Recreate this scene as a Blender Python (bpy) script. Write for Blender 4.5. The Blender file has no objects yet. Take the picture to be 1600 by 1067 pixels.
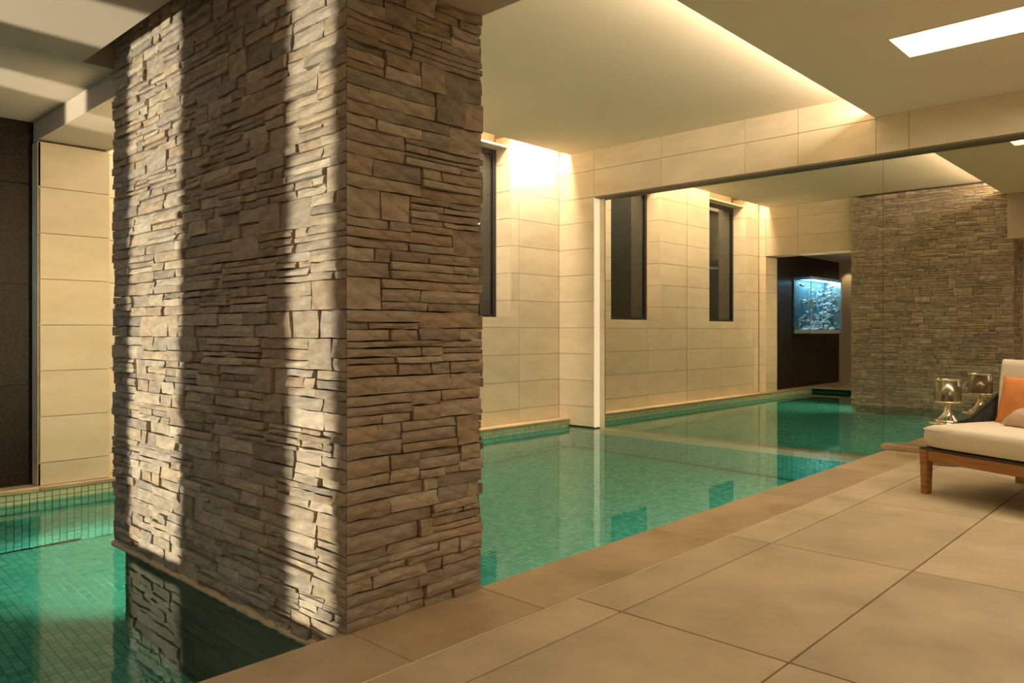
import bpy, math, random
from mathutils import Vector, Matrix
random.seed(7)
C = bpy.context.scene.collection
sc = bpy.context.scene
PI = math.pi

# ---------------------------------------------------------------- camera, world, exposure
cam_d = bpy.data.cameras.new('camera'); cam = bpy.data.objects.new('camera', cam_d); C.objects.link(cam)
cam.location = (0, 0, 1.1); cam.rotation_euler = (PI/2, 0, math.radians(43.344))
cam_d.sensor_width = 36; cam_d.lens = 36*1198.7/1600; cam_d.shift_y = -15.6/1600
cam_d.clip_start = .05; cam_d.clip_end = 100
sc.camera = cam
sc.view_settings.view_transform = 'Standard'; sc.view_settings.look = 'None'
sc.view_settings.gamma = 1; sc.view_settings.use_curve_mapping = False
sc.view_settings.exposure = 0.15
w = bpy.data.worlds.new('world'); sc.world = w; w.use_nodes = True
w.node_tree.nodes['Background'].inputs[0].default_value = (.02, .03, .05, 1)
w.node_tree.nodes['Background'].inputs[1].default_value = .5
cy = sc.cycles
cy.use_denoising = True; cy.max_bounces = 14; cy.diffuse_bounces = 5; cy.glossy_bounces = 8
cy.transmission_bounces = 8; cy.transparent_max_bounces = 8
cy.sample_clamp_indirect = 4.0; cy.caustics_reflective = True; cy.caustics_refractive = True
cy.blur_glossy = .5

WARM = (1, .76, .42)
def area(name, loc, rot, sx, sy, power, col=WARM, spread=None, parent=None):
    l = bpy.data.lights.new(name, 'AREA'); l.shape = 'RECTANGLE'; l.size = sx; l.size_y = sy
    l.energy = power; l.color = col
    if spread: l.spread = math.radians(spread)
    o = bpy.data.objects.new(name, l); C.objects.link(o); o.location = loc; o.rotation_euler = rot
    if parent: o.parent = parent
    return o
def spot(name, loc, target, power, ang, blend=.4, r=.03, col=WARM, parent=None):
    l = bpy.data.lights.new(name, 'SPOT'); l.energy = power; l.color = col; l.spot_size = math.radians(ang)
    l.spot_blend = blend; l.shadow_soft_size = r
    o = bpy.data.objects.new(name, l); C.objects.link(o); o.location = loc
    o.rotation_euler = (Vector(target)-Vector(loc)).to_track_quat('-Z', 'Y').to_euler()
    if parent: o.parent = parent
    return o
# cove strips (LED line hidden above the ceiling edge along the window wall)
area('cove_window_lamp', (-6.16, 4.85, 3.50), (0, math.radians(14), 0), .05, 5.3, 120, (1, .79, .53), 105)
# cove above the lower ceiling edge, throws light across the high ceiling
area('cove_centre_lamp', (-2.36, 4.95, 3.215), (0, math.radians(100), 0), .06, 5.1, 78, (1, .79, .53))
# recessed ceiling box over the deck
area('ceiling_box_lamp', (-.25, 5.855, 3.17), (0, 0, 0), 2.9, .4, 54, (1, .80, .56))
area('deck_fill', (.9, 3.3, 3.10), (0, 0, 0), 1.4, .5, 28, (1, .78, .53))  # added fill over the deck, no fixture
area('near_deck_fill', (-1.0, -.7, 2.60), (0, 0, 0), 2.4, .6, 20, (1, .74, .48))  # added fill raising the ambient level near the camera, no fixture
area('pier_wash_fill', (-4.70, 1.92, 1.35), (0, math.radians(90), 0), 1.8, .08, 15, (1, .74, .40))  # added strip hidden behind the pillar to brighten the pier wall
# added unseen spot, cut into stripes by the slots of the near wall
spot('stripe_spot', (-4.1, -4.5, .12), (-4.1, 1.6, 1.3), 2500, 62, .3, .035, (1, .88, .66))
# wall washers behind the camera
spot('niche_lamp', (-6.12, -1.55, 2.56), (-6.12, -1.74, 1.6), 14, 70, .6, .02)
spot('wall_washer_lamp', (-2.45, -1.6, 2.56), (-2.45, -1.74, 1.6), 26, 80, .6, .02)
# added unseen underwater fills that light the pool basin
TEAL = (1, 1, .80)
for y_ in (3.2, 5.2, 6.9):
    area('pool_fill', (-2.40, y_, -.75), (0, math.radians(80), 0), .22, .22, 9, TEAL)
area('pool_fill', (-2.40, 1.0, -.75), (0, math.radians(80), 0), .22, .22, 2.5, TEAL)
area('channel_fill', (-4.75, 1.95, -.45), (0, math.radians(30), 0), .2, .2, 17, (1, .98, .72), 80)  # added to imitate the stripe light falling on the channel floor
# aquarium hood lamp
area('aquarium_lamp', (-6.14, -.18, 2.12), (0, 0, 0), .25, 1.3, 38, (.42, .75, 1))

# ---------------------------------------------------------------- helpers
def V(*a): return Vector(a)
def tag(o, label=None, cat=None, group=None, kind=None):
    if label: o['label'] = label
    if cat: o['category'] = cat
    if group: o['group'] = group
    if kind: o['kind'] = kind
    return o
def empty(name, loc=(0, 0, 0), rz=0, parent=None):
    o = bpy.data.objects.new(name, None); C.objects.link(o); o.location = loc; o.rotation_euler = (0, 0, rz)
    o.empty_display_size = .1
    if parent: o.parent = parent
    return o
class MB:
    def __init__(s): s.v = []; s.f = []; s.sm = []; s.c = []
    def add(s, vs, fs, smooth=False, col=None):
        n = len(s.v); s.v += [tuple(p) for p in vs]
        s.f += [tuple(i+n for i in f) for f in fs]; s.sm += [smooth]*len(fs); s.c += [col]*len(fs)
        return s
    def box(s, a, b, col=None, M=None):
        x0, y0, z0 = a; x1, y1, z1 = b
        vs = [(x0,y0,z0),(x1,y0,z0),(x1,y1,z0),(x0,y1,z0),(x0,y0,z1),(x1,y0,z1),(x1,y1,z1),(x0,y1,z1)]
        if M: vs = [M @ Vector(p) for p in vs]
        return s.add(vs, [(0,3,2,1),(4,5,6,7),(0,1,5,4),(1,2,6,5),(2,3,7,6),(3,0,4,7)], False, col)
    def cbox(s, a, b, ch=.004, M=None, col=None):      # box with chamfered edges
        c = [(a[i]+b[i])/2 for i in range(3)]; h = [(b[i]-a[i])/2 for i in range(3)]
        idx = {}; vs = []
        for sx in (-1,1):
            for sy in (-1,1):
                for sz in (-1,1):
                    for ax in range(3):
                        q = [h[0]-ch, h[1]-ch, h[2]-ch]; q[ax] = h[ax]
                        p = Vector((c[0]+sx*q[0], c[1]+sy*q[1], c[2]+sz*q[2]))
                        if M: p = M @ p
                        idx[(sx,sy,sz,ax)] = len(vs); vs.append(p)
        fs = []
        for ax in range(3):
            o1, o2 = (ax+1) % 3, (ax+2) % 3
            for sg in (-1,1):
                f = []
                for (u, v_) in ((-1,-1),(1,-1),(1,1),(-1,1)):
                    k = [0,0,0]; k[ax] = sg; k[o1] = u; k[o2] = v_
                    f.append(idx[(k[0],k[1],k[2],ax)])
                fs.append(f if sg > 0 else f[::-1])
        for ax in range(3):
            o1, o2 = (ax+1) % 3, (ax+2) % 3
            for u in (-1,1):
                for v_ in (-1,1):
                    k0 = [0,0,0]; k0[ax] = -1; k0[o1] = u; k0[o2] = v_
                    k1 = list(k0); k1[ax] = 1
                    f = [idx[(*k0,o1)], idx[(*k1,o1)], idx[(*k1,o2)], idx[(*k0,o2)]]
                    fs.append(f if u*v_ < 0 else f[::-1])
        for sx in (-1,1):
            for sy in (-1,1):
                for sz in (-1,1):
                    f = [idx[(sx,sy,sz,a_)] for a_ in range(3)]
                    fs.append(f if sx*sy*sz > 0 else f[::-1])
        return s.add(vs, fs, False, col)
    def lathe(s, prof, n=32, c=(0,0,0), smooth=True, col=None):
        vs = []; fs = []
        for (r, z) in prof:
            for k in range(n):
                a = 2*PI*k/n; vs.append((c[0]+r*math.cos(a), c[1]+r*math.sin(a), c[2]+z))
        for i in range(len(prof)-1):
            for k in range(n):
                k2 = (k+1) % n
                fs.append((i*n+k, i*n+k2, (i+1)*n+k2, (i+1)*n+k))
        return s.add(vs, fs, smooth, col)
    def tube(s, pts, r, n=8, smooth=True, col=None):
        pts = [Vector(p) for p in pts]; vs = []; fs = []; m = len(pts)
        for i, p in enumerate(pts):
            t = (pts[min(i+1, m-1)]-pts[max(i-1, 0)]).normalized()
            u = t.cross(Vector((0,0,1)))
            if u.length < 1e-3: u = t.cross(Vector((1,0,0)))
            u.normalize(); w_ = t.cross(u)
            rr = r[i] if isinstance(r, (list, tuple)) else r
            for k in range(n):
                a = 2*PI*k/n; vs.append(p+u*math.cos(a)*rr+w_*math.sin(a)*rr)
        for i in range(m-1):
            for k in range(n):
                k2 = (k+1) % n; fs.append((i*n+k, (i+1)*n+k, (i+1)*n+k2, i*n+k2))
        fs.append(tuple(range(n))); fs.append(tuple((m-1)*n+k for k in reversed(range(n))))
        return s.add(vs, fs, smooth, col)
    def mesh(s, name, mat):
        me = bpy.data.meshes.new(name); me.from_pydata(s.v, [], s.f); me.update()
        me.polygons.foreach_set('use_smooth', s.sm)
        if any(c is not None for c in s.c):
            at = me.color_attributes.new('Col', 'FLOAT_COLOR', 'CORNER'); dat = []
            for p, c in zip(me.polygons, s.c):
                dat += list(c or (1,1,1,1))*p.loop_total
            at.data.foreach_set('color', dat)
        if mat: me.materials.append(mat)
        return me
    def build(s, name, mat, parent=None, loc=(0,0,0), rot=(0,0,0)):
        o = bpy.data.objects.new(name, s.mesh(name, mat)); C.objects.link(o)
        o.location = loc; o.rotation_euler = rot
        if parent: o.parent = parent
        return o
_cache = {}
def block(name, size, ch, mat, parent, centre):
    """a chamfered block, mesh data shared between alike pieces"""
    key = (name, tuple(round(q, 3) for q in size), mat.name)
    if key not in _cache:
        h = [q/2 for q in size]
        _cache[key] = MB().cbox([-q for q in h], h, ch).mesh(name, mat)
    o = bpy.data.objects.new(name, _cache[key]); C.objects.link(o); o.location = centre; o.parent = parent
    return o

# ---------------------------------------------------------------- materials
def mat(name):
    m = bpy.data.materials.new(name); m.use_nodes = True
    return m, m.node_tree.nodes, m.node_tree.links, m.node_tree.nodes['Principled BSDF']
def simple(name, col, rough=.5, metal=0, **kw):
    m, n, l, b = mat(name); b.inputs['Base Color'].default_value = (*col, 1)
    b.inputs['Roughness'].default_value = rough; b.inputs['Metallic'].default_value = metal
    for k, v in kw.items(): b.inputs[k.replace('_', ' ')].default_value = v
    return m
def noisy(name, c0, c1, scale=3, rough=.5, bump=.1, bscale=60, rnd=.1, spec=.4, detail=6, stretch=(1,1,1), c2=None, dist=.02, rr=None):
    """stone-like: mottled colour, per-piece brightness, fine relief"""
    m, n, l, b = mat(name)
    tc = n.new('ShaderNodeTexCoord'); oi = n.new('ShaderNodeObjectInfo')
    ad = n.new('ShaderNodeVectorMath'); ad.operation = 'ADD'
    cx = n.new('ShaderNodeCombineXYZ'); mu = n.new('ShaderNodeMath'); mu.operation = 'MULTIPLY'; mu.inputs[1].default_value = 37
    l.new(oi.outputs['Random'], mu.inputs[0]); l.new(mu.outputs[0], cx.inputs[0]); l.new(mu.outputs[0], cx.inputs[1]); l.new(mu.outputs[0], cx.inputs[2])
    mp = n.new('ShaderNodeMapping'); mp.inputs['Scale'].default_value = stretch
    l.new(tc.outputs['Object'], ad.inputs[0]); l.new(cx.outputs[0], ad.inputs[1]); l.new(ad.outputs[0], mp.inputs['Vector'])
    nz = n.new('ShaderNodeTexNoise'); nz.inputs['Scale'].default_value = scale; nz.inputs['Detail'].default_value = detail; nz.inputs['Roughness'].default_value = .6
    l.new(mp.outputs[0], nz.inputs['Vector'])
    cr = n.new('ShaderNodeValToRGB'); cr.color_ramp.elements[0].position = .3; cr.color_ramp.elements[1].position = .72
    cr.color_ramp.elements[0].color = (*c0, 1); cr.color_ramp.elements[1].color = (*c1, 1)
    if c2: e = cr.color_ramp.elements.new(.5); e.color = (*c2, 1)
    l.new(nz.outputs['Fac'], cr.inputs[0])
    hv = n.new('ShaderNodeHueSaturation'); mr = n.new('ShaderNodeMapRange')
    mr.inputs['To Min'].default_value = 1-rnd; mr.inputs['To Max'].default_value = 1+rnd
    l.new(oi.outputs['Random'], mr.inputs['Value']); l.new(mr.outputs[0], hv.inputs['Value']); l.new(cr.outputs[0], hv.inputs['Color'])
    l.new(hv.outputs[0], b.inputs['Base Color'])
    b.inputs['Roughness'].default_value = rough; b.inputs['Specular IOR Level'].default_value = spec
    if rr:
        r2 = n.new('ShaderNodeMapRange'); r2.inputs['To Min'].default_value = rr[0]; r2.inputs['To Max'].default_value = rr[1]
        l.new(nz.outputs['Fac'], r2.inputs['Value']); l.new(r2.outputs[0], b.inputs['Roughness'])
    if bump:
        n2 = n.new('ShaderNodeTexNoise'); n2.inputs['Scale'].default_value = bscale; n2.inputs['Detail'].default_value = 5
        l.new(mp.outputs[0], n2.inputs['Vector'])
        bp = n.new('ShaderNodeBump'); bp.inputs['Strength'].default_value = bump; bp.inputs['Distance'].default_value = dist
        l.new(n2.outputs['Fac'], bp.inputs['Height']); l.new(bp.outputs[0], b.inputs['Normal'])
    return m
def emis(name, col, s):
    m, n, l, b = mat(name); b.inputs['Base Color'].default_value = (*col, 1)
    b.inputs['Emission Color'].default_value = (*col, 1); b.inputs['Emission Strength'].default_value = s
    return m
M_lime = noisy('limestone_tile', (.68, .58, .43), (.80, .71, .54), 2.2, .42, .03, 50, .05, .35, stretch=(1, 1, 2.5), rr=(.35, .55))
M_grout = simple('tile_grout', (.30, .23, .15), .9)
M_paver = noisy('sandstone_paver', (.41, .34, .225), (.62, .52, .36), 2.6, .5, .06, 45, .07, .35, c2=(.52, .43, .295), rr=(.42, .62))
M_paver_joint = simple('paver_joint', (.09, .06, .035), .9)
M_pale_joint = simple('pale_joint', (.75, .62, .42), .7)
M_coping = noisy('coping_stone', (.33, .24, .145), (.56, .44, .29), 2.6, .42, .05, 45, .07, .4, c2=(.45, .345, .215), rr=(.35, .6))
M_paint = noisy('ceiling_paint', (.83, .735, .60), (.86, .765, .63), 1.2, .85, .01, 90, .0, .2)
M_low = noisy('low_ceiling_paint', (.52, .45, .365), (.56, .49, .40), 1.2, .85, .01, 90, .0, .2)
M_black = simple('black_metal', (.012, .012, .012), .35)
M_dark = noisy('dark_bronze_panel', (.006, .004, .003), (.035, .022, .012), 55, .42, .12, 220, .05, .25, detail=3)
M_core = simple('mortar', (.07, .05, .035), .95)
M_skirt = noisy('pale_mortar', (.55, .40, .24), (.72, .56, .36), 9, .8, .3, 60, 0)
M_mirror = simple('mirror_silver', (.72, .69, .61), .0, 1)
M_mosaic = None
def stone_mat():
    m, n, l, b = mat('ledge_stone')
    at = n.new('ShaderNodeVertexColor'); at.layer_name = 'Col'
    tc = n.new('ShaderNodeTexCoord'); mp = n.new('ShaderNodeMapping'); mp.inputs['Scale'].default_value = (1, 1, 2.2)
    l.new(tc.outputs['Object'], mp.inputs['Vector'])
    n1 = n.new('ShaderNodeTexNoise'); n1.inputs['Scale'].default_value = 14; n1.inputs['Detail'].default_value = 8; n1.inputs['Roughness'].default_value = .65
    n2 = n.new('ShaderNodeTexNoise'); n2.inputs['Scale'].default_value = 34; n2.inputs['Detail'].default_value = 8; n2.inputs['Roughness'].default_value = .7
    l.new(mp.outputs[0], n1.inputs['Vector']); l.new(mp.outputs[0], n2.inputs['Vector'])
    cr = n.new('ShaderNodeValToRGB'); cr.color_ramp.elements[0].position = .32; cr.color_ramp.elements[1].position = .68
    cr.color_ramp.elements[0].color = (.62, .58, .55, 1); cr.color_ramp.elements[1].color = (1.12, 1.08, 1.0, 1)
    l.new(n1.outputs['Fac'], cr.inputs[0])
    mx = n.new('ShaderNodeMix'); mx.data_type = 'RGBA'; mx.blend_type = 'MULTIPLY'; mx.inputs[0].default_value = 1
    l.new(at.outputs['Color'], mx.inputs[6]); l.new(cr.outputs[0], mx.inputs[7]); l.new(mx.outputs[2], b.inputs['Base Color'])
    b.inputs['Roughness'].default_value = .82; b.inputs['Specular IOR Level'].default_value = .25
    bp = n.new('ShaderNodeBump'); bp.inputs['Strength'].default_value = .75; bp.inputs['Distance'].default_value = .014
    l.new(n2.outputs['Fac'], bp.inputs['Height']); l.new(bp.outputs[0], b.inputs['Normal'])
    return m
M_stone = stone_mat()
def mosaic_mat(name, a, b_, rough=.2):
    m, n, l, b = mat(name)
    at = n.new('ShaderNodeVertexColor'); at.layer_name = 'Col'
    mx = n.new('ShaderNodeMix'); mx.data_type = 'RGBA'; sp = n.new('ShaderNodeSeparateColor')
    l.new(at.outputs['Color'], sp.inputs[0]); l.new(sp.outputs[0], mx.inputs[0])
    mx.inputs[6].default_value = (*a, 1); mx.inputs[7].default_value = (*b_, 1)
    l.new(mx.outputs[2], b.inputs['Base Color']); b.inputs['Roughness'].default_value = rough
    return m
M_mos_deep = mosaic_mat('teal_mosaic', (.045, .40, .31), (.14, .58, .46))
M_mos_band = mosaic_mat('pale_green_mosaic', (.50, .60, .40), (.68, .74, .50))
M_mos_grout = simple('mosaic_grout', (.03, .22, .15), .8)
def water_mat():
    m, n, l, b = mat('pool_water'); n.remove(b)
    out = n['Material Output']; g = n.new('ShaderNodeBsdfGlass')
    g.inputs['Color'].default_value = (.86, .97, .94, 1); g.inputs['IOR'].default_value = 1.333; g.inputs['Roughness'].default_value = 0
    tc = n.new('ShaderNodeTexCoord'); nz = n.new('ShaderNodeTexNoise'); nz.inputs['Scale'].default_value = 7; nz.inputs['Detail'].default_value = 2
    bp = n.new('ShaderNodeBump'); bp.inputs['Strength'].default_value = .10; bp.inputs['Distance'].default_value = .006
    l.new(tc.outputs['Object'], nz.inputs['Vector']); l.new(nz.outputs['Fac'], bp.inputs['Height'])
    l.new(bp.outputs[0], g.inputs['Normal']); l.new(g.outputs[0], out.inputs['Surface'])
    return m
M_water = water_mat()
M_wood = noisy('teak_wood', (.25, .10, .03), (.48, .23, .08), 6, .45, .08, 70, .06, .4, stretch=(.6, 6, 6))
M_linen = noisy('cream_canvas', (.74, .66, .54), (.80, .73, .61), 5, .85, .12, 320, 0, .2, dist=.003)
M_orange = noisy('terracotta_linen', (.62, .22, .07), (.72, .29, .11), 9, .85, .2, 260, 0, .2, dist=.004)
M_taupe = noisy('taupe_linen', (.50, .36, .27), (.60, .45, .35), 9, .85, .2, 260, 0, .2, dist=.004)
M_rope = noisy('charcoal_rope', (.03, .025, .022), (.07, .06, .05), 40, .8, .4, 200, 0)
M_chrome = simple('gold_chrome', (.82, .76, .63), .1, 1)
M_tablebody = noisy('taupe_lacquer', (.20, .17, .12), (.27, .23, .17), 5, .3, 0)
def smoke_mat():
    m, n, l, b = mat('smoked_glass'); n.remove(b)
    t = n.new('ShaderNodeBsdfTransparent'); t.inputs[0].default_value = (.72, .69, .60, 1)
    g = n.new('ShaderNodeBsdfGlossy'); g.inputs['Color'].default_value = (.9, .87, .78, 1); g.inputs['Roughness'].default_value = .22
    x = n.new('ShaderNodeMixShader'); x.inputs[0].default_value = .16
    l.new(t.outputs[0], x.inputs[1]); l.new(g.outputs[0], x.inputs[2]); l.new(x.outputs[0], n['Material Output'].inputs['Surface'])
    return m
M_smoke = smoke_mat()
M_wglass = simple('window_glass', (.02, .022, .02), .04, 0, Specular_IOR_Level=.8)
M_aqua_glass = simple('aquarium_glass', (.92, .98, 1), 0, 0, Transmission_Weight=1.0, IOR=1.05)
M_gravel = simple('white_gravel', (.85, .9, .95), .8)
M_coral = noisy('pale_coral', (.35, .5, .5), (.8, .85, .85), 20, .8, .3, 60, .25)
M_backdrop = noisy('aquarium_backdrop', (.0, .03, .05), (.06, .20, .26), 9, .6, 0, 1, 0)
M_steel = simple('brushed_steel', (.5, .5, .48), .25, 1)

# ---------------------------------------------------------------- layout numbers (metres; camera stands at x=0, y=0)
XW = -6.32      # window wall
XC = -6.14      # coping edge on the window side
XJ = -6.19      # pier jamb
XE = -2.37      # deck edge of the pool
YF = 7.574      # far wall
YM = 7.69       # mirror plane
YN = -1.75      # near wall
ZC, ZL, ZN = 3.335, 3.11, 2.61   # high ceiling, lower ceiling, near ceiling
ZW = -.10       # water
XR = 3.0
P0, P1 = 1.61, 2.295             # pillar y
PX0, PX1 = -4.63, -2.345         # pillar x
ROWS = [-.165+.328*k for k in range(12)]   # tile joints

def structure(name, mb, m, **kw):
    o = mb.build(name, m); o['kind'] = 'structure'; return o
def cells(edges0, edges1):
    for i in range(len(edges0)-1):
        for j in range(len(edges1)-1):
            yield edges0[i], edges0[i+1], edges1[j], edges1[j+1]
GAP = .0022
def tile_wall(parent, axis, plane, sign, us, vs, mat_, holes=(), thick=.018, name='stone_tile'):
    """tiles on a plane: axis 'x' (plane x=const, u=y) or 'y' (plane y=const, u=x); sign = which way the face looks"""
    for u0, u1, v0, v1 in cells(us, vs):
        rects = [(u0+GAP, u1-GAP, v0+GAP, v1-GAP)]
        for (a0, a1, b0, b1) in holes:
            nr = []
            for (p0, p1, q0, q1) in rects:
                if a0 >= p1 or a1 <= p0 or b0 >= q1 or b1 <= q0: nr.append((p0, p1, q0, q1)); continue
                if q0 < b0: nr.append((p0, p1, q0, b0))
                if q1 > b1: nr.append((p0, p1, b1, q1))
                m0, m1 = max(q0, b0), min(q1, b1)
                if p0 < a0: nr.append((p0, a0, m0, m1))
                if p1 > a1: nr.append((a1, p1, m0, m1))
            rects = nr
        rects = [r for r in rects if r[1]-r[0] > .012 and r[3]-r[2] > .012]
        if not rects: continue
        def span(r): 
            lo, hi = sorted((plane, plane-sign*thick))
            return ((lo, r[0], r[2]), (hi, r[1], r[3])) if axis == 'x' else ((r[0], lo, r[2]), (r[1], hi, r[3]))
        if len(rects) == 1:
            a, b = span(rects[0])
            block(name, [b[i]-a[i] for i in range(3)], .0012, mat_, parent, [(a[i]+b[i])/2 for i in range(3)])
        else:
            c = span(rects[0])[0]; mb = MB()
            for r in rects:
                a, b = span(r); mb.box([a[i]-c[i] for i in range(3)], [b[i]-c[i] for i in range(3)])
            mb.build(name, mat_, parent, c)

# ================================================================ STRUCTURE
# --- window wall (left), with two window openings
W1 = (5.40, 6.69); W2 = (2.62, 3.95); ZS = 1.27
zt = 3.62
mb = MB(); bx = XW-.016
def wallx(y0, y1, z0, z1): mb.box((bx-.30, y0, z0), (bx, y1, z1))
ys = [P0+.05, W2[0], W2[1], W1[0], W1[1], YF+.1]
wallx(ys[0], ys[1], -.09, zt); wallx(ys[2], ys[3], -.09, zt); wallx(ys[4], ys[5], -.09, zt)
for a, b in (W2, W1): wallx(a, b, -.09, ZS)
wall_left = structure('wall_left', mb, M_grout)
seams = [2.15, 2.35, 3.53, 4.66, 5.76, 6.82, YF]
rows = [.0]+[r for r in ROWS if r > .05 and r < 3.5]+[3.45, 3.62]
tile_wall(wall_left, 'x', XW, 1, seams, rows, M_lime, holes=[(W1[0], W1[1], ZS, 9), (W2[0], W2[1], ZS, 9)])
# reveals, lined with tiles
for (a, b) in (W1, W2):
    rr = [ZS]+[r for r in ROWS if r > ZS+.05 and r < 3.5]+[3.45]
    for yy, sg in ((b, 1), (a, -1)):
        for i in range(len(rr)-1):
            y0, y1 = sorted((yy, yy-sg*.018))
            block('stone_tile', (.25, .018, rr[i+1]-rr[i]-2*GAP), .0012, M_lime, wall_left, (XW-.125-.004, (y0+y1)/2, (rr[i]+rr[i+1])/2))
    block('stone_tile', (.25, b-a, .018), .0012, M_lime, wall_left, (XW-.125-.004, (a+b)/2, ZS-.009))
# --- windows
for k, (a, b) in enumerate((W1, W2)):
    xf = XW-.24; z1 = 3.31
    win = MB()
    t = .055
    win.cbox((xf-.05, a+.018, ZS+.002), (xf, a+.018+t, z1), .003)
    win.cbox((xf-.05, b-.018-t, ZS+.002), (xf, b-.018, z1), .003)
    win.cbox((xf-.05, a+.018+t, ZS+.002), (xf, b-.018-t, ZS+t*.7), .003)
    win.cbox((xf-.05, a+.018+t, z1-t), (xf, b-.018-t, z1), .003)
    wo = win.build('window_%d' % (k+1), M_black); wo['kind'] = 'structure'
    MB().box((xf-.035, a+.07, ZS+.03), (xf-.027, b-.07, z1-.05)).build('pane', M_wglass, wo)
    hd = MB().box((xf-.06, a, z1), (XW-.05, b, z1+.02))
    hd.build('window_head', M_lime, wo)
    MB().box((xf-.10, a, z1+.02), (xf-.05, b, 3.62)).build('upper_panel', M_lime, wo)

# --- far wall: narrow tiled strip, beam above the mirror
mb = MB()
mb.box((XW-.02, YF+.016, -.09), (-5.76-.002, YF+.3, zt))
mb.box((-5.762, YF+.016, 2.765), (XR, YF+.3, zt))
mb.box((-5.762, YM+.012, -.5), (XR, YF+.3, 2.765))
wall_far = structure('wall_far', mb, M_grout)
rows_f = [-.08, .163]+[r for r in ROWS if .2 < r < 2.7]+[2.762]
tile_wall(wall_far, 'y', YF, -1, [XW, -5.76], rows_f, M_lime)
tile_wall(wall_far, 'y', YF, -1, [XW, -5.76, -4.79, -3.77, -3.20, -2.455], [2.762, 3.09, 3.34], M_lime)
tile_wall(wall_far, 'y', YF, -1, [XW, -5.76], [3.34, 3.6], M_lime)
tile_wall(wall_far, 'y', YF, -1, [-2.455, -2.17, -1.14, -.10, .94, 1.98, XR], [2.762, 3.112], M_lime)
# underwater face of the far wall, pale stone then mosaic (mosaic below)
# --- mirror recess: left jamb with its brightness added as emission, dark track above
o = MB().cbox((-5.758, YF+.002, -.085), (-5.752, YM-.004, 2.758), .001).build('trim_1', emis('jamb_glow', (1, .86, .62), .42)); o['kind'] = 'structure'
o['label'] = 'pale vertical jamb strip with added glow beside the mirror'
o = MB().box((-5.752, YF+.004, 2.745), (XR, YM-.001, 2.765)).build('trim_2', simple('bronze_track', (.16, .13, .09), .5)); o['kind'] = 'structure'
# --- mirror
mir = empty('wall_mirror', (-1.4, YM, 0)); tag(mir, 'wall-sized mirror in tall panels on the far wall beyond the pool', 'mirror')
o = MB().cbox((-5.7515, YM-.010, -.10), (-5.675, YM-.002, 2.744), .001).build('trim_4', M_lime); o['kind'] = 'structure'
seam = [-5.674, -4.53, -2.428, -.33, 1.77, XR]
for i in range(len(seam)-1):
    a, b = seam[i]+.0015, seam[i+1]-.0015
    z0 = -.16 if b < XE+.2 else 0.0
    MB().box((a+1.4, 0, z0), (b+1.4, .006, 2.75)).build('mirror_panel', M_mirror, mir)
# --- upstand under the mirror on the deck
o = block('trim_3', (XR+2.42, .10, .045), .003, M_coping, None, ((XR-2.42)/2, YF+.056, .0225)); o['kind'] = 'structure'

# --- middle pier and lintel (left of the pillar) and its deck side
LY0, LY1 = 1.65, 2.13
mb = MB()
mb.box((XW-.3, LY0+.016, -.09), (XJ-.016, LY1-.016, 2.455))
mb.box((XW-.3, LY0+.01, 2.47), (PX0+.08, LY1-.016, zt))
mb.box((PX1-.08, LY0+.01, 2.45), (XR, 2.30, zt))
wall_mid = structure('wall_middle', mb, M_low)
tile_wall(wall_mid, 'x', XJ, 1, [LY0, LY1], [0]+[r for r in ROWS if .05 < r < 2.4]+[2.455], M_lime)
tile_wall(wall_mid, 'y', LY1, 1, [XW, -6.19], [0]+[r for r in ROWS if .05 < r < 3.3]+[3.34, 3.5], M_lime)
tile_wall(wall_mid, 'y', LY1, 1, [-6.19, -5.6, PX0+.02], [2.459, 2.787, 3.115, 3.34], M_lime)
block('pier_face', (.13, .018, 2.45), .001, M_lime, wall_mid, (XW+.065, LY0+.009, 1.225))

# --- ceilings
mb = MB()
mb.box((-6.13, 2.0, ZC), (-2.0, YF+.02, ZC+.05))                       # high ceiling
mb.box((XW-.3, P0, 3.62), (-6.0, YF+.1, 3.66))                         # top of the window cove
mb.box((-6.13, 2.13, ZC+.05), (-6.11, YF, 3.62))
ceiling = structure('ceiling', mb, M_paint)
mb = MB()
lx0, lx1, ly0, ly1 = -1.75, 1.25, 5.61, 6.10
x0 = -2.47
mb.box((x0, 2.30, ZL), (XR, ly0, ZL+.04)); mb.box((x0, ly1, ZL), (XR, YF+.02, ZL+.04))
mb.box((x0, ly0, ZL), (lx0, ly1, ZL+.04)); mb.box((lx1, ly0, ZL), (XR, ly1, ZL+.04))
mb.box((x0, 2.30, ZL+.04), (x0+.02, YF, ZL+.07))                       # small lip that hides the strip
mb.build('lower_ceiling', M_paint, ceiling)
mb = MB()
sx0, sx1, sy0 = -4.70, -2.1, 1.475
mb.box((XW-.3, YN-.1, ZN), (sx0, LY0+.012, ZN+.04)); mb.box((sx0, YN-.1, ZN), (sx1, sy0, ZN+.04)); mb.box((sx1, YN-.1, ZN), (XR, LY0+.012, ZN+.04))
mb.box((sx0-.02, sy0-.02, ZN+.04), (sx1+.02, sy0, 2.9)); mb.box((sx0-.02, sy0, ZN+.04), (sx0, LY0+.01, 2.9)); mb.box((sx1, sy0, ZN+.04), (sx1+.02, LY0+.01, 2.9))
mb.box((sx0, sy0, 2.88), (sx1, LY0+.1, 2.9))
mb.build('near_ceiling', M_low, ceiling)

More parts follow.
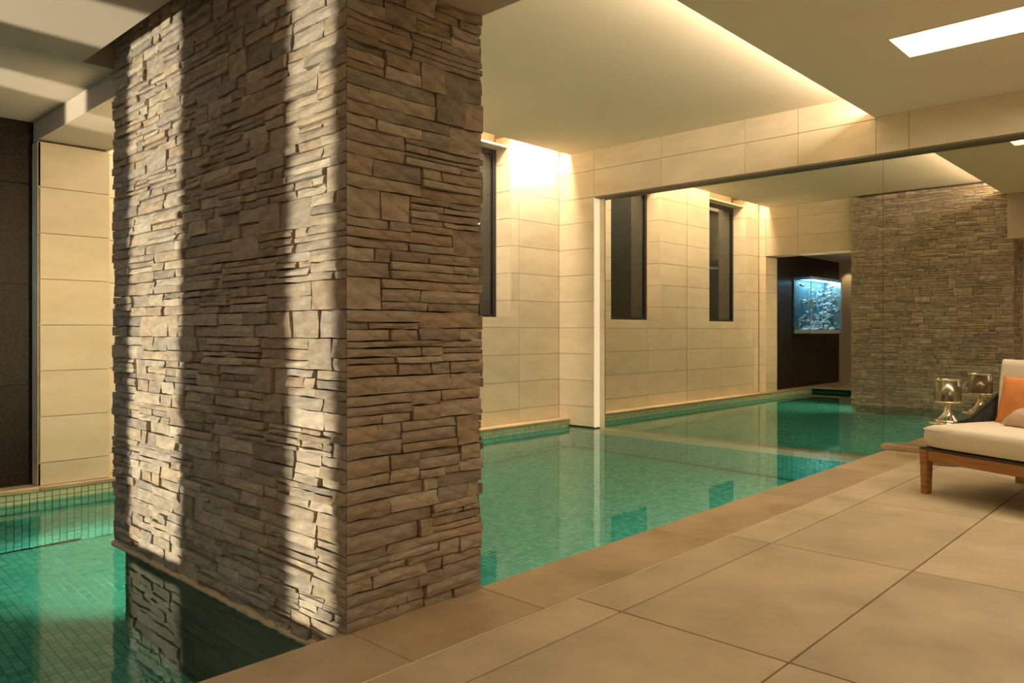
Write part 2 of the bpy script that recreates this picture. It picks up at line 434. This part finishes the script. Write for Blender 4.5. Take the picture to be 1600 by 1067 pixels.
# --- near wall with three tall slots added to cut stripes of light; side wall; dark back wall behind the added spot
slots = [(-4.776, -4.587), (-4.235, -3.951), (-3.512, -3.358)]
mb = MB(); xs = [XW-.3]+[q for s_ in slots for q in s_]+[XR]
for i in range(0, len(xs), 2): mb.box((xs[i], YN-.10, -.02), (xs[i+1], YN, ZN+.04))
mb.box((slots[0][0], YN-.10, -.02), (slots[0][1], YN, 1.08))
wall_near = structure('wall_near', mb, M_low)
mb = MB(); mb.box((XR, -5.2, -.02), (XR+.1, YF+.3, zt)); structure('wall_right', mb, M_lime)
mb = MB(); mb.box((XW-.4, -5.2, -.02), (XR, -5.1, 3.0)); mb.box((XW-.4, -5.1, 2.9), (XR, YN-.1, 3.0)); mb.box((XW-.4, -5.1, 0), (XW-.3, YN-.1, 2.9))
structure('wall_back', mb, simple('dark_plaster', (.05, .05, .05), .9))

# --- dark bronze panel wall to the left of the pier
mb = MB(); mb.box((XW-.3, YN, -.02), (XW-.03, LY0+.02, ZN)); dark = structure('wall_panelled', mb, M_black)
for y0, y1 in ((YN, -.95), (-.95, .70), (.70, LY0)):
    for z0, z1 in ((0, .72), (.72, 1.44), (1.44, 2.16), (2.16, ZN)):
        block('dark_panel', (.025, y1-y0-.004, z1-z0-.004), .001, M_dark, dark, (XW-.0125, (y0+y1)/2, (z0+z1)/2))

# --- deck
YP0 = .12        # near end of the pool
mb = MB(); mb.box((XE+.03, YN, -.12), (XR, YM, -.016)); mb.box((XW-.02, YN, -.12), (XE+.04, YP0-.02, -.016)); mb.box((XR, YN, -.1), (XR+.05, YF, -.05))
floor = structure('floor', mb, M_paver_joint)
G = .0036
def paver(x0, x1, y0, y1, m=M_paver, g=G):
    x1 = min(x1, XR); y1 = min(y1, YF+.004)
    block('paver', (x1-x0-2*g, y1-y0-2*g, .016+.02), .0018, m, floor, ((x0+x1)/2, (y0+y1)/2, -.018))
yj = [YN, -.195-1.341+.0, -.195, 1.145, 2.486, 3.827, 5.168, 6.509, YF]
xj = [-1.757, -1.082, -.407, .268, .943, 1.618, 2.293, XR]
for i in range(len(yj)-1):
    paver(-1.986, xj[0], yj[i], yj[i+1])
    for j in range(len(xj)-1): paver(xj[j], xj[j+1], yj[i], yj[i+1])
cj = [YN, .29, 1.632, 2.303, 3.64, 4.98, 6.32, YF]
for i in range(len(cj)-1):                       # coping course along the pool, with a little nose over the water
    x0 = XE; 
    block('coping_stone', (-1.995-x0, cj[i+1]-cj[i]-2*.0012, .045), .003, M_coping, floor, ((x0-1.995)/2, (cj[i]+cj[i+1])/2, -.0225))
MB().box((-1.994, YN, -.03), (-1.987, YF, -.0012)).build('pale_joint', M_pale_joint, floor)
for y0, y1 in ((YN, -.9), (-.9, YP0)):
    for x0, x1 in ((-6.32, -5.3), (-5.3, -4.3), (-4.3, -3.3), (-3.3, XE)):
        paver(x0, x1, y0, y1, M_coping)
# window-side coping
cw = [YP0, 1.65, 2.35, 3.53, 4.66, 5.80, 6.95, YF]
for i in range(len(cw)-1):
    block('coping_stone', (.20, cw[i+1]-cw[i]-.002, .028), .003, M_coping, floor, (XC-.10+.0, (cw[i]+cw[i+1])/2, -.015))

# ================================================================ POOL
PT = .0475
def fz(y): return -1.375-(max(y, 1.5)-1.5)*.058
XWALL = -6.16
mb = MB()
mb.add([(XWALL-.004, YP0, 0), (XWALL-.004, YF+.16, 0), (XWALL-.004, YF+.16, -2), (XWALL-.004, YP0, -2)], [(0,1,2,3)])
mb.box((XWALL-.4, YP0, -2.0), (XWALL-.004, YF+.3, -.03))
mb.box((XE+.03, YP0, -2.0), (XE+.3, YF+.3, -.12))
mb.box((XWALL-.4, YP0-.2, -2.0), (XE+.3, YP0, -.04))
mb.box((XWALL-.4, YF+.12, -2.0), (XE+.3, YF+.4, -.2))
mb.add([(XWALL, YP0, fz(0)-.004), (XE+.05, YP0, fz(0)-.004), (XE+.05, 1.5, fz(0)-.004), (XWALL, 1.5, fz(0)-.004),
        (XE+.05, YF+.2, fz(YF+.2)-.004), (XWALL, YF+.2, fz(YF+.2)-.004)], [(0,1,2,3), (3,2,4,5)])
pool = structure('pool_basin', mb, M_mos_grout)
rng = random.Random(3)
near_floor = []; band = []
mbf = MB(); t2 = PT*.474
def tile_pts(cx, cy_, cz, ax):
    """raised mosaic piece: 4 top verts + 4 base verts, ax = facing"""
    h = .004; q = t2; p = t2*.9
    if ax == 'z': return [(cx-p,cy_-p,cz),(cx+p,cy_-p,cz),(cx+p,cy_+p,cz),(cx-p,cy_+p,cz),(cx-q,cy_-q,cz-h),(cx+q,cy_-q,cz-h),(cx+q,cy_+q,cz-h),(cx-q,cy_+q,cz-h)]
    if ax == 'x': return [(cx,cy_-p,cz-p),(cx,cy_+p,cz-p),(cx,cy_+p,cz+p),(cx,cy_-p,cz+p),(cx-h,cy_-q,cz-q),(cx-h,cy_+q,cz-q),(cx-h,cy_+q,cz+q),(cx-h,cy_-q,cz+q)]
    return [(cx+p,cy_,cz-p),(cx-p,cy_,cz-p),(cx-p,cy_,cz+p),(cx+p,cy_,cz+p),(cx+q,cy_+h,cz-q),(cx-q,cy_+h,cz-q),(cx-q,cy_+h,cz+q),(cx+q,cy_+h,cz+q)]
TF = [(0,1,2,3), (0,4,5,1), (1,5,6,2), (2,6,7,3), (3,7,4,0)]
def col(): g = rng.random(); return (g, g, g, 1)
ny = int((YF+.1-YP0)/PT); nx = int((XE+.03-XWALL)/PT)
allf = [(XWALL+PT*(i+.5), YP0+PT*(j+.5)) for i in range(nx) for j in range(ny)]
allf.sort(key=lambda p: (p[0]+4.75)**2+(p[1]-1.45)**2)
near_floor = allf[:210]
for (x, y) in allf[210:]:
    mbf.add(tile_pts(x, y, fz(y), 'z'), TF, False, col())
# window-side wall below the water, and far wall below the pale course
for j in range(ny):
    for k in range(2, 40):
        z = -.045-PT*(k)+.0
        if z-t2 < fz(YP0+PT*j): break
        mbf.add(tile_pts(XWALL, YP0+PT*(j+.5), z, 'x'), TF, False, col())
for i in range(nx):
    for k in range(0, 40):
        z = -.47-PT*k
        if z-t2 < fz(YF): break
        mbf.add(tile_pts(XWALL+PT*(i+.5), YF+.10, z, 'y'), TF, False, col())
o = mbf.build('mosaic_tiles', M_mos_deep, pool); o['kind'] = 'stuff'
variants = []
for q in range(6):
    variants.append(MB().add(tile_pts(0, 0, 0, 'z'), TF, False, col()).mesh('mosaic_tile', M_mos_deep))
for (x, y) in near_floor:
    o = bpy.data.objects.new('mosaic_tile', rng.choice(variants)); C.objects.link(o); o.parent = pool; o.location = (x, y, fz(y))
bandv = [MB().add(tile_pts(0, 0, 0, 'x'), TF, False, col()).mesh('mosaic_tile', M_mos_band) for q in range(5)]
mbb = MB(); mbf2 = MB()
for j in range(ny):
    for k in range(0, 2):
        y = YP0+PT*(j+.5); z = -.030-PT*(k+.5)
        if 1.2 < y < 2.25:
            o = bpy.data.objects.new('mosaic_tile', rng.choice(bandv)); C.objects.link(o); o.parent = pool; o.location = (XWALL, y, z)
        else: mbb.add(tile_pts(XWALL, y, z, 'x'), TF, False, col())
for i in range(nx):
    for k in range(0, 30):
        x = XWALL+PT*(i+.5); z = -.042-PT*(k+.5)
        pts = [(2*x-p[0], YP0+(YP0-p[1]), p[2]) for p in tile_pts(x, YP0-.004+.004, z, 'y')]
        (mbb if k < 2 else mbf2).add(pts, TF, False, col())
mbf2.build('end_tiles', M_mos_deep, pool)['kind'] = 'stuff'
o = mbb.build('waterline_tiles', M_mos_band, pool); o['kind'] = 'stuff'
MB().box((XWALL, YF+.004, -.45), (XE+.03, YF+.12, -.105)).build('stone_course', M_lime, pool)
# foot of the pillar under water
mb = MB(); mb.box((PX0+.05, P0+.05, -1.9), (XE+.04, P1-.05, -.10)); mb.build('pillar_footing', simple('footing_render', (.09, .10, .06), .8), pool)
# water surface
wa, wb, wc, wd = XWALL-.01, PX0+.045, XE+.028, YP0-.01
wv = MB(); wv.add([(wa, wd, ZW), (wb, wd, ZW), (wc, wd, ZW), (wc, P0+.045, ZW), (wb, P0+.045, ZW), (wb, P1-.045, ZW), (wc, P1-.045, ZW), (wc, YM-.002, ZW), (wb, YM-.002, ZW), (wa, YM-.002, ZW), (wa, P1-.045, ZW), (wa, P0+.045, ZW)],
   [(0,1,4,11), (1,2,3,4), (11,4,5,10), (10,5,8,9), (5,6,7,8)])
o = wv.build('pool_water', M_water); tag(o, 'still green swimming pool water around the stone pillar', 'water', kind='stuff')

# ================================================================ STONE PILLAR
pil = empty('stone_pillar', ((PX0+PX1)/2, (P0+P1)/2, 0))
tag(pil, 'large square pillar clad in split tan ledgestone standing at the pool edge', 'pillar')
PO = Vector(pil.location)
PAL = [(.54,.45,.35), (.50,.42,.33), (.46,.39,.32), (.58,.50,.40), (.52,.42,.31), (.44,.37,.30), (.54,.42,.30), (.48,.42,.36), (.41,.36,.31), (.60,.52,.43)]
ORG = [(.54,.42,.30), (.52,.40,.28)]
srng = random.Random(11)
def scol():
    c = srng.choice(ORG) if srng.random() < .06 else srng.choice(PAL)
    k = srng.uniform(.84, 1.12); g_ = (c[0]+c[1]+c[2])/3*.22
    return ((c[0]*.76+g_)*k, (c[1]*.79+g_)*k, (c[2]*.78+g_)*k, 1)
def stone_layout(U, z0, z1):
    """ledgestone courses: (u0,u1,z0,z1) rectangles in joined courses of 1-4 layers"""
    out = []; z = z0
    while z < z1-.02:
        H = min(srng.uniform(.085, .125), z1-z)
        if z1-(z+H) < .05: H = z1-z
        u = 0
        while u < U-.001:
            Ls = srng.uniform(.14, .52)
            if U-(u+Ls) < .09: Ls = U-u
            n = srng.choices((1, 2, 3, 4), (.08, .47, .38, .07))[0]
            if Ls < .17: n = srng.choices((1, 2), (.4, .6))[0]
            cuts = [0]+sorted([(k+srng.uniform(-.22, .22))/n for k in range(1, n)])+[1]
            for k in range(n):
                a0, a1 = z+H*cuts[k], z+H*cuts[k+1]
                uu = u
                while uu < u+Ls-.001:
                    l_ = srng.uniform(.10, .40) if n > 1 else srng.uniform(.10, .26)
                    if u+Ls-(uu+l_) < .06: l_ = u+Ls-uu
                    out.append((uu, uu+l_, a0, a1)); uu += l_
            u += Ls
        z += H
    return out
def stone_geo(u0, u1, z0, z1, base, lo=False, flat0=False, flat1=False, r0=False, r1=False):
    """one split stone; local coords (u, depth outward, z)"""
    g = .0027
    u0 += .0012 if flat0 else g; u1 -= .0012 if flat1 else g;
    x0_ = srng.uniform(-.012, .006) if r0 else 0; x1_ = srng.uniform(-.012, .006) if r1 else 0
    z0 += g*.8; z1 -= g*.8
    d = base+(srng.random()**1.5)*.019
    tl = srng.uniform(-.005, .003); su = srng.uniform(-.005, .005)
    n = 1 if lo else (3 if u1-u0 > .13 else 2); m_ = 1 if lo else 2
    sl = 0 if flat0 else srng.uniform(-.006, .006); sr = 0 if flat1 else srng.uniform(-.006, .006)
    vs = []
    for j in range(m_+1):
        for i in range(n+1):
            s, t = i/n, j/m_
            u = u0+(u1-u0)*s; z = z0+(z1-z0)*t
            if i == 0: u += sl*(t-.5)
            if i == n: u += sr*(t-.5)
            dd = d+tl*(t-.5)*2+su*(s-.5)*2
            edge = (i in (0, n)) or (j in (0, m_))
            jit = 0 if lo else .0045
            dd += srng.uniform(-jit, jit)-(.006 if edge else 0)
            if j in (0, m_) and not lo and 0 < i < n: z += srng.uniform(-.003, .003)
            if 0 < i < n and not lo: u += srng.uniform(-.012, .012)
            dd = max(dd, base*.6)
            if flat0 and i == 0: dd = base+.012+x0_; u = u0-x0_
            if flat1 and i == n: dd = base+.012+x1_; u = u1+x1_
            vs.append((u, dd, z))
    W_ = n+1; fs = []
    for j in range(m_):
        for i in range(n): fs.append((j*W_+i, j*W_+i+1, (j+1)*W_+i+1, (j+1)*W_+i))
    ring = [i for i in range(n+1)]+[j*W_+n for j in range(1, m_+1)]+[m_*W_+i for i in range(n-1, -1, -1)]+[j*W_ for j in range(m_-1, 0, -1)]
    b0 = len(vs)
    for r_ in ring:
        p = vs[r_]; i_ = r_ % W_; q = p[0]
        if flat0 and i_ == 0: q = p[0]+p[1]+.004
        if flat1 and i_ == n: q = p[0]-p[1]-.004
        vs.append((q, -.004, p[2]))
    L_ = len(ring)
    for k in range(L_): k2 = (k+1) % L_; fs.append((ring[k2], ring[k], b0+k, b0+k2))
    return vs, fs
BASE = .020
faces = []   # (origin, u dir, normal, U, z0, z1, nearness, lo)
ins = .032
cx0, cx1, cy0, cy1 = PX0+ins, PX1-ins, P0+ins, P1-ins
mb = MB(); mb.box((cx0-PO.x, cy0-PO.y, -.12), (cx1-PO.x, cy1-PO.y, 3.31)); mb.build('mortar_core', M_core, pil)
# trims: stones meet at clean corners; every face's stones run to the outer corner
out_ = []
def face(kind, U, org, ud, nd, z0, z1):
    for (u0, u1, a, b) in stone_layout(U, z0, z1):
        out_.append((kind, u0, u1, a, b, org, ud, nd, U))
xo0, xo1, yo0, yo1 = PX0, PX1, P0, P1
face('front', xo1-xo0, V(xo0, cy0, 0), V(1,0,0), V(0,-1,0), -.105, 2.84)
face('right', yo1-yo0, V(cx1, yo0, 0), V(0,1,0), V(1,0,0), .0, 2.452)
face('rear', xo1-xo0, V(xo1, cy1, 0), V(-1,0,0), V(0,1,0), -.105, 3.305)
face('side', yo1-yo0, V(cx0, yo1, 0), V(0,-1,0), V(-1,0,0), -.105, 2.46)
cands = []; rest = MB()
def emit(rec):
    kind, u0, u1, a, b, org, ud, nd, U = rec
    f0, f1 = u0 < .001, u1 > U-.001
    vs, fs = stone_geo(u0, u1, a, b, BASE, kind == 'side', f0, f1, f0 and kind != 'right', f1 and kind != 'front')
    wv_ = [org+ud*p[0]+nd*p[1]+V(0,0,p[2]) for p in vs]
    return wv_, fs
def score(rec):
    kind, u0, u1, a, b, org, ud, nd, U = rec
    if kind not in ('front', 'right'): return 0
    p = org+ud*((u0+u1)/2)+V(0,0,(a+b)/2)
    d = (p-V(0,0,1.1)).length
    dirv = (p-V(0,0,1.1)).normalized()
    return (u1-u0)*(b-a)*abs(dirv.dot(nd))/d**2 * (1 if p.z < 2.5 else .2)
out_.sort(key=score, reverse=True)
for i, rec in enumerate(out_):
    vs, fs = emit(rec); c = scol()
    if i < 300:
        o = V(*[sum(p[k] for p in vs)/len(vs) for k in range(3)])
        MB().add([p-o for p in vs], fs, False, c).build('ledge_stone', M_stone, pil, o-PO)
    else: rest.add([p-PO for p in vs], fs, False, c)
o = rest.build('ledge_stones', M_stone, pil); o['kind'] = 'stuff'
# pale mortar skirt at the waterline of the front face
mb = MB(); n = 70; vs = []; fs = []
for i in range(n+1):
    x = PX0+(XE-PX0-.0)*i/n; d = .010*srng.random(); h = -.088+.005*math.sin(i*.7)+.010*srng.random()
    for (yy, zz) in ((P0+.01, h), (P0-.004-d, h-.008), (P0-.004-d, -.125), (P0+.01, -.125)): vs.append((x-PO.x, yy-PO.y, zz))
for i in range(n):
    for k in range(4): k2 = (k+1) % 4; fs.append((i*4+k, i*4+k2, (i+1)*4+k2, (i+1)*4+k))
mb.add(vs, fs, True); mb.build('mortar_skirt', M_skirt, pil)

# ================================================================ AQUARIUM
ax1 = -5.965; ax0 = XW+.002; ay0, ay1, az0, az1 = -.91, .66, 1.06, 2.165
aq = empty('aquarium', (ax0, (ay0+ay1)/2, az0)); tag(aq, 'glowing blue glass fish tank on the dark panelled wall, seen in the mirror', 'aquarium')
AO = Vector(aq.location)
def ab(mb, a, b): return mb.box([a[i]-AO[i] for i in range(3)], [b[i]-AO[i] for i in range(3)])
ab(MB(), (ax1-.008, ay0, az0), (ax1, ay1, az1)).build('front_pane', M_aqua_glass, aq)
ab(MB(), (ax0+.02, ay1-.008, az0), (ax1-.008, ay1, az1)).build('side_pane', M_aqua_glass, aq)
ab(MB(), (ax0+.02, ay0, az0), (ax1-.008, ay0+.02, az1)).build('end_panel', M_steel, aq)
ab(MB(), (ax0, ay0, az0), (ax0+.02, ay1, az1)).build('backdrop', M_backdrop, aq)
ab(MB(), (ax0, ay0, az0-.02), (ax1, ay1, az0)).build('base', M_black, aq)
ab(MB(), (ax0, ay0, az1), (ax1, ay1, az1+.015)).build('hood', M_black, aq)
ab(ab(ab(MB(), (ax1-.002, ay1-.012, az0), (ax1+.006, ay1+.006, az1)), (ax1-.002, ay0-.005, az0), (ax1+.006, ay0+.02, az1)), (ax1-.002, ay0, az1-.02), (ax1+.006, ay1, az1+.002)).build('corner_trim', simple('pale_blue_trim', (.5, .62, .7), .3), aq)
for q in (-.61, .59): ab(MB(), (ax0+.06, q-.01, az1-.01), (ax1-.05, q+.01, az1)).build('lamp_bracket', M_steel, aq)
gb = MB(); arng = random.Random(5); nxg, nyg = 8, 40; vs = []; fs = []
for i in range(nxg+1):
    for j in range(nyg+1):
        vs.append((.02+(ax1-ax0-.03)*i/nxg, (ay1-ay0-.03)*(j/nyg-.5), .09+arng.uniform(-.012, .012)+.02*math.sin(j*.3)))
for i in range(nxg):
    for j in range(nyg): fs.append((i*(nyg+1)+j, (i+1)*(nyg+1)+j, (i+1)*(nyg+1)+j+1, i*(nyg+1)+j+1))
gb.add(vs, fs, False)
gb.box((.022, -(ay1-ay0)/2+.022, .001), (ax1-ax0-.012, (ay1-ay0)/2-.01, .078))
o = gb.build('gravel', M_gravel, aq); o['kind'] = 'stuff'
for i in range(150):
    y = arng.uniform(-.70, .72); z = .10+arng.random()**1.4*.86; x = arng.uniform(.06, .30); q = arng.uniform(.018, .05)
    prof = [(0, -q*.6), (q*.8, -q*.4), (q*arng.uniform(.9, 1.3), .1*q), (q*.6, q*.5), (0, q*arng.uniform(.5, .9))]
    MB().lathe(prof, 7).build('coral', M_coral, aq, (x, y, z), (arng.uniform(-.6, .6), arng.uniform(-.6, .6), 0))
for i in range(3):   # stems of water plants
    y = -.6+.24*i; pts = [(.12, y+.03*math.sin(t*1.3+i), .05+t*.14) for t in range(7)]
    MB().tube(pts, [.012-.001*t for t in range(7)], 6).build('plant_stem', M_coral, aq)

# ================================================================ CEILING LIGHT
cl = empty('ceiling_light', ((lx0+lx1)/2, (ly0+ly1)/2, ZL)); tag(cl, 'long recessed rectangular light in the ceiling above the deck', 'ceiling light')
hx, hy = (lx1-lx0)/2, (ly1-ly0)/2
M_glow = emis('light_box_glow', (1, .86, .58), 2.4)
MB().box((-hx, -hy, .03), (hx, hy, .05)).build('diffuser', M_glow, cl)
t = .012
MB().box((-hx-.004, -hy-.004, -.002), (hx+.004, -hy+t, .028)).box((-hx-.004, hy-t, -.002), (hx+.004, hy+.004, .028)).box((-hx-.004, -hy+t, -.002), (-hx+t, hy-t, .028)).box((hx-t, -hy+t, -.002), (hx+.004, hy-t, .028)).build('frame', M_paint, cl)
bpy.data.objects['ceiling_box_lamp'].location.z = ZL+.027

# ================================================================ DAYBED
BA = math.radians(-25)      # turn of the bed: its front rail runs towards the camera
bed = empty('daybed', (-1.575, 5.715, 0), BA)
tag(bed, 'teak daybed with cream seat cushion and charcoal rope back on the deck', 'daybed')
BL, BD = 2.1, 1.0           # local x along the front rail, local y to the back
def leg(x, y, tx, ty):
    mb = MB(); zt_ = .30; a = .030; b = .022
    vs = []
    for (z, h, ox, oy) in ((0, b, tx, ty), (zt_, a, 0, 0)):
        for sx, sy in ((-1,-1),(1,-1),(1,1),(-1,1)): vs.append((x+ox+sx*h, y+oy+sy*h, z))
    mb.add(vs, [(3,2,1,0),(4,5,6,7),(0,1,5,4),(1,2,6,5),(2,3,7,6),(3,0,4,7)])
    return mb.build('leg', M_wood, bed)
for x, y, tx, ty in ((.032, .032, 0, 0), (BL-.032, .032, 0, 0), (.032, BD-.032, 0, 0), (BL-.032, BD-.032, 0, 0)): leg(x, y, tx, ty)
MB().cbox((.062, .006, .225), (BL-.062, .046, .302), .006).build('front_rail', M_wood, bed)
MB().cbox((.062, BD-.046, .215), (BL-.062, BD-.006, .300), .006).build('back_rail', M_wood, bed)
MB().cbox((.006, .062, .215), (.046, BD-.062, .300), .006).build('side_rail', M_wood, bed)
MB().cbox((BL-.046, .062, .215), (BL-.006, BD-.062, .300), .006).build('side_rail', M_wood, bed)
MB().cbox((.0, .0, .300), (BL, BD, .312), .004).build('seat_deck', M_rope, bed)
def cushion(name, sx, sy, sz, m_, parent, loc, rot=(0,0,0), p=.22, crown=.02, nu=22, nv=12, corner=.0, wr=0, seed=1):
    """soft rounded box: superellipse-like grid on top and bottom joined round the sides; corner > 0 draws corners out"""
    r_ = random.Random(seed); ph = [r_.uniform(0, 6) for _ in range(6)]
    vs = []; fs = []
    prof = [(-1, .0), (-1, .72), (-.93, .90), (-.72, .975), (-.4, 1.0), (0, 1.015), (.4, 1.0), (.72, .975), (.93, .90), (1, .72), (1, 0)]
    n = 48; rings = []
    levels = [(-1, .80), (-.97, .93), (-.80, .985), (-.4, 1.0), (0, 1.005), (.4, 1.0), (.80, .985), (.97, .93), (1, .80)]
    for (h, k) in levels:
        for i in range(n):
            a = 2*PI*i/n; ca, sa = math.cos(a), math.sin(a); e = p
            x = math.copysign(abs(ca)**e, ca); y = math.copysign(abs(sa)**e, sa)
            c_ = 1+corner*(abs(ca*sa)*2)**4*(1-abs(h)*.6)
            ins_ = (1-k)*min(sx, sy)*.5
            xx = x*(sx/2-ins_)*c_; yy = y*(sy/2-ins_)*c_
            th = 1.0
            if corner: th = 1-.75*(max(abs(x), abs(y))**3)*(.5+.5*abs(x*y))
            zz = h*sz/2*th + wr*math.sin(a*3+ph[0])*math.sin(h*2+ph[1])
            vs.append((xx, yy, zz))
    L = len(levels)
    for j in range(L-1):
        for i in range(n): fs.append((j*n+i, j*n+(i+1) % n, (j+1)*n+(i+1) % n, (j+1)*n+i))
    # crowned caps made of shrinking rings
    for sgn, base in ((1, (L-1)*n), (-1, 0)):
        prev = base
        for q, (s, zc) in enumerate(((.75, .45), (.45, .85), (.15, 1.0))):
            st = len(vs)
            for i in range(n):
                x, y, z = vs[base+i]
                wv2 = wr*(math.sin(x*9/sx+ph[2])+math.sin(y*8/sy+ph[3]))*.7
                zz = sgn*(sz/2+crown*zc)+wv2 if not corner else sgn*(sz/2)*(1+.25*zc)+wv2
                vs.append((x*s, y*s, zz))
            for i in range(n):
                f = (prev+i, prev+(i+1) % n, st+(i+1) % n, st+i); fs.append(f if sgn > 0 else f[::-1])
            prev = st
        f = tuple(prev+i for i in range(n)); fs.append(f if sgn > 0 else f[::-1])
    mb = MB().add(vs, fs, True)
    return mb.build(name, m_, parent, loc, rot)
sc_ = cushion('seat_cushion', BL+.01, BD-.0, .150, M_linen, bed, (BL/2-.004, BD/2-.004, .389), p=.13, crown=.016, wr=.003)
# piping seam round the cushion
mbp = MB(); pts = []
for i in range(49):
    a = 2*PI*i/48; ca, sa = math.cos(a), math.sin(a)
    pts.append((math.copysign(abs(ca)**.10, ca)*(BL/2+.003), math.copysign(abs(sa)**.10, sa)*(BD/2-.008), .048))
mbp.tube(pts, .003, 5).build('piping', M_linen, sc_)
# curved rope back: low at the front of the side, rising towards the back
def sidepath(t):      # t 0..1 from the side rail (mid) round to the back
    if t < .5:
        s = t/.5; return V(-.045, .44+s*(BD-.56), 0)
    s = (t-.5)/.5
    a = s*PI/2
    if s < .45: a = s/.45*PI/2; return V(.075-.12*math.cos(a), BD-.12+.12*math.sin(a), 0)
    return V(.075+(s-.45)/.55*(BL-.15), BD, 0)
def sideh(t): 
    k = min(t/.60, 1); return .465+.21*(k*k*(3-2*k))
top = [sidepath(t/40)+V(0, 0, sideh(t/40)) for t in range(41)]
MB().tube([top[0]-V(0, .06, .12)]+top, .011, 8).build('back_frame', M_rope, bed)
mbr = MB()
for q in range(30): mbr.tube([sidepath(q/40)+V(0,0,.30), sidepath(q/40)+V(0,0,sideh(q/40))], .0075, 6)
for q in range(60): 
    x = .11+(q+1)/60*(BL-.22); mbr.tube([V(x, BD, .30), V(x, BD, .67)], .0075, 6)
o = mbr.build('rope_weave', M_rope, bed); o['kind'] = 'stuff'
def on_bed(x, y, z): 
    c, s = math.cos(BA), math.sin(BA); return (bed.location.x+x*c-y*s, bed.location.y+x*s+y*c, z)
def tilt(rz, rx): return (rx, 0, BA+rz)
o = cushion('back_cushion', .70, .14, .44, M_linen, None, on_bed(.340, BD-.155, .676), tilt(0, math.radians(-7)), p=.30, crown=.0, corner=.0, wr=.004, seed=3)
tag(o, 'cream back cushion leaning upright on the daybed', 'cushion', 'cushions on the daybed')
def pillow(name, w_, h_, t_, m_, loc, R, seed=0):
    r_ = random.Random(seed); n = 16; vs = []; fs = []
    for side in (1, -1):
        for j in range(n+1):
            for i in range(n+1):
                u, v_ = i/n*2-1, j/n*2-1
                pin = 1-.07*(1-abs(v_)**2)*abs(u)**3; pin2 = 1-.07*(1-abs(u)**2)*abs(v_)**3
                d = max(0, (1-u*u)*(1-v_*v_))**.42
                d = d*t_/2+(.004*math.sin(u*7+seed)*math.sin(v_*6+seed*2))*min(1, d*2)
                vs.append((u*w_/2*pin, side*d, v_*h_/2*pin2))
    W_ = n+1
    for sgn, o_ in ((1, 0), (-1, W_*W_)):
        for j in range(n):
            for i in range(n):
                f = (o_+j*W_+i, o_+j*W_+i+1, o_+(j+1)*W_+i+1, o_+(j+1)*W_+i); fs.append(f[::-1] if sgn > 0 else f)
    o = MB().add(vs, fs, True).build(name, m_, None, loc, R); return o
o = pillow('throw_pillow', .50, .34, .14, M_orange, on_bed(.325, BD-.335, .622), tilt(math.radians(-4), math.radians(-14)), 2)
tag(o, 'square terracotta orange pillow propped against the cream cushion', 'pillow', 'cushions on the daybed')
o = pillow('lumbar_pillow', .50, .19, .15, M_taupe, on_bed(.53, BD-.55, .527), tilt(math.radians(-12), math.radians(-62)), 5)
tag(o, 'small taupe pillow lying in front of the orange pillow', 'pillow', 'cushions on the daybed')

# ================================================================ SIDE TABLE + HURRICANE LAMP
TX, TY = -1.745, 7.13
tb = empty('side_table', (TX, TY, 0)); tag(tb, 'round drum side table with gold rim top behind the daybed', 'side table')
MB().lathe([(0, 0), (.155, 0), (.16, .01), (.158, .05), (.13, .08), (.06, .14), (.04, .2), (.045, .29), (.11, .325), (0, .327)], 40).build('pedestal', M_tablebody, tb)
MB().lathe([(0, .326), (.143, .326), (.150, .331), (.150, .346), (.143, .352), (0, .352)], 48).build('table_top', M_chrome, tb)
hl = empty('candle_holder', (TX, TY, .353)); tag(hl, 'chrome hurricane candle holder with smoked glass drum on the side table', 'candle holder')
MB().lathe([(0, 0), (.098, 0), (.100, .006), (.080, .016), (.052, .040), (.030, .080), (.020, .120), (.022, .150), (.100, .156), (.104, .160), (.104, .168), (0, .168)], 48).build('base', M_chrome, hl)
MB().lathe([(.101, .168), (.102, .345), (.098, .345), (.097, .172)], 48).build('glass_drum', M_smoke, hl)
MB().lathe([(.1025, .340), (.104, .346), (.098, .350), (.0965, .344)], 48).build('rim', M_chrome, hl)
